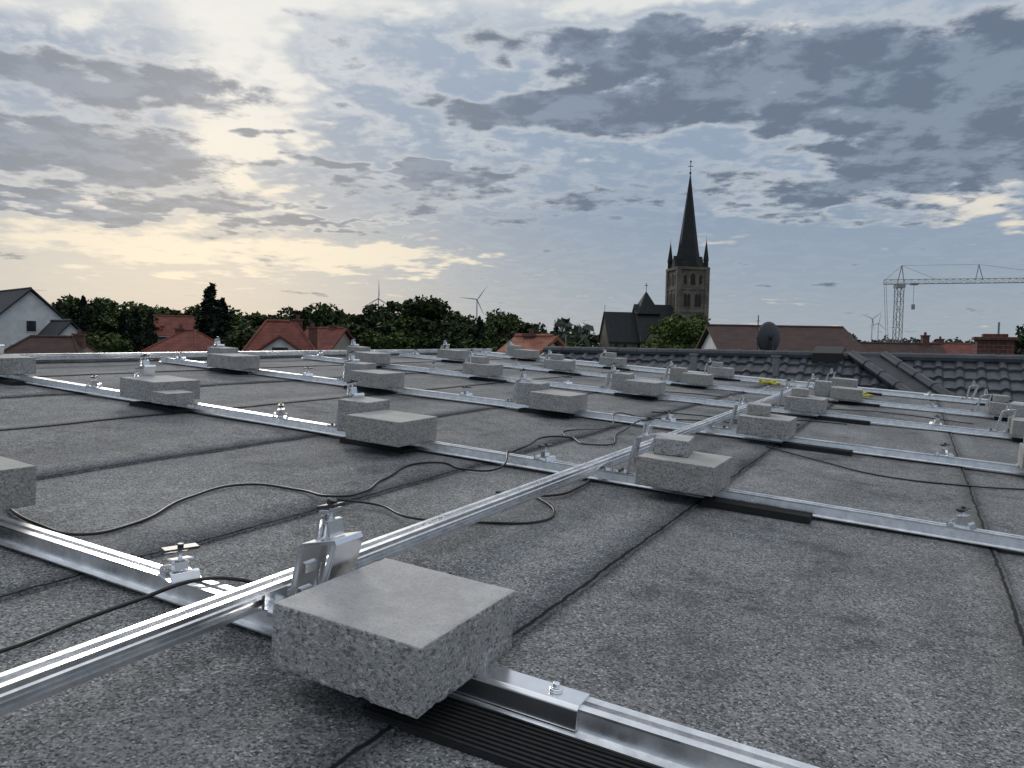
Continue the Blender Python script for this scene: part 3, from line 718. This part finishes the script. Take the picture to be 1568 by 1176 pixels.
    for cx in (-18.8,-16.6): 
        M=Matrix.Translation((0,-4.62,0)); lancet(cx,4,8,.5,M)
    for cx in(-6.,-4.9): lancet(cx,4,8,.45,Matrix.Translation((0,-6.82,0)))
    lancet(-10.5,4.5,9,1.1,Matrix.Translation((0,-7.62,0)))
    parts.append(mb.obj('nave_windows',dark))
    group('stone_church',T(.223*190,190,0,R(8)),parts)
church()
# ------------------------------------------------------------------ crane
def truss(mb,p,q,w,step,r=.07,up=Vector((0,0,1)),tri=False):
    p=Vector(p);q=Vector(q);d=(q-p).normalized(); s1=d.cross(up).normalized()
    s2=s1.cross(d).normalized()
    C=[(-1,-1),(1,-1),(1,1),(-1,1)] if not tri else [(-1,-1),(1,-1),(0,1)]
    n=max(1,int((q-p).length/step))
    for a,b in C: o=s1*a*w/2+s2*b*w/2; mb.cyl(p+o,q+o,r,5)
    for k in range(n):
        x0=p.lerp(q,k/n);x1=p.lerp(q,(k+1)/n)
        for i in range(len(C)):
            a=C[i];b=C[(i+1)%len(C)]; oa=s1*a[0]*w/2+s2*a[1]*w/2; ob=s1*b[0]*w/2+s2*b[1]*w/2
            mb.cyl(x0+oa,x1+ob,r*.55,4) if k%2==0 else mb.cyl(x0+ob,x1+oa,r*.55,4)
            mb.cyl(x0+oa,x0+ob,r*.5,4)
mb=MB(); truss(mb,(0,0,0),(0,0,20.6),1.2,1.4,.08,Vector((0,1,0))); m1=mb.obj('mast',cranem)
mb=MB(); truss(mb,(-3.0,0,21.4),(36,-2,22.4),.85,1.3,.06,tri=True); m2=mb.obj('jib',cranem)
mb=MB(); mb.cyl((-.5,0,21),(.3,0,24.6),.09,5); mb.cyl((.9,0,21),(.3,0,24.6),.09,5); mb.cyl((14.2,-.7,22),(14.7,-.7,25.),.08,5); mb.cyl((15.6,-.8,22),(14.7,-.7,25.),.08,5)
mb.cyl((.3,0,24.6),(14.7,-.7,25.),.035,4); mb.cyl((14.7,-.7,25.),(35,-2,22.6),.035,4); mb.cyl((.3,0,24.6),(7.,-.3,22.),.035,4); mb.cyl((.3,0,24.6),(-3.,0,21.6),.045,4); mb.cyl((-3,0,21.4),(-1.6,0,3),.045,4); mb.cyl((-2.6,0,21.4),(-1.2,0,3),.045,4)
m3=mb.obj('stays',cranem)
mb=MB(); mb.box(-.8,.8,-.8,.8,20.3,21.1); mb.box(2.2,3.4,-.5,.5,20.9,21.3); mb.cyl((2.8,0,21),(2.8,0,17.2),.04,4); mb.box(2.5,3.1,-.15,.15,16.2,17.2); mb.box(-3.,3.,-1.6,1.6,.0,1.6)
m4=mb.obj('slewing_unit_and_hook',cranem)
group('tower_crane',T(.496*150,150,0,0),[m1,m2,m3,m4])
# ------------------------------------------------------------------ wind turbines
def turbine(k,D,hub,bl,rot,yaw):
    mb=MB(); mb.cyl((0,0,0),(0,0,hub),1.9,12,0,1.1); mb.box(-1.5,1.5,-2,6,hub-1.4,hub+1.6); mb.cyl((0,-3.6,hub),(0,-1.8,hub),.8,10,0,1.5); tw=mb.obj('tower_and_nacelle',turb)
    mb=MB()
    for q in range(3):
        an=R(rot+120*q); d=Vector((math.sin(an),0,math.cos(an))); s=Vector((d.z,0,-d.x)); c=Vector((0,-3,hub))
        pp=[c+s*.7,c+d*bl*.2+s*1.6,c+d*bl+s*.2,c+d*bl-s*.2,c+d*bl*.2-s*.7,c-s*.7]
        mb.add(pp+[x+Vector((0,.5,0)) for x in pp],[(0,1,2,3,4,5),(11,10,9,8,7,6),(0,6,7,1),(1,7,8,2),(3,9,10,4),(4,10,11,5)])
    group('wind_turbine',T(k*D,D,0,R(yaw)),[tw,mb.obj('blades',turb)])
turbine(-.174,1500,92,37,0,20); turbine(-.047,1500,94,34,35,10); turbine(.463,2300,104,36,50,0); turbine(.471,2500,98,34,10,0)
for k,D,h,r_ in [(.054,60,10.0,.035),(.316,55,10.4,.035)]:
    mb=MB(); mb.cyl((0,0,0),(0,0,h),r_,6); mb.cyl((-.15,0,h-.4),(.15,0,h-.4),.02,4); mb.obj('antenna_mast',steel,T(k*D,D,0))
print('done')
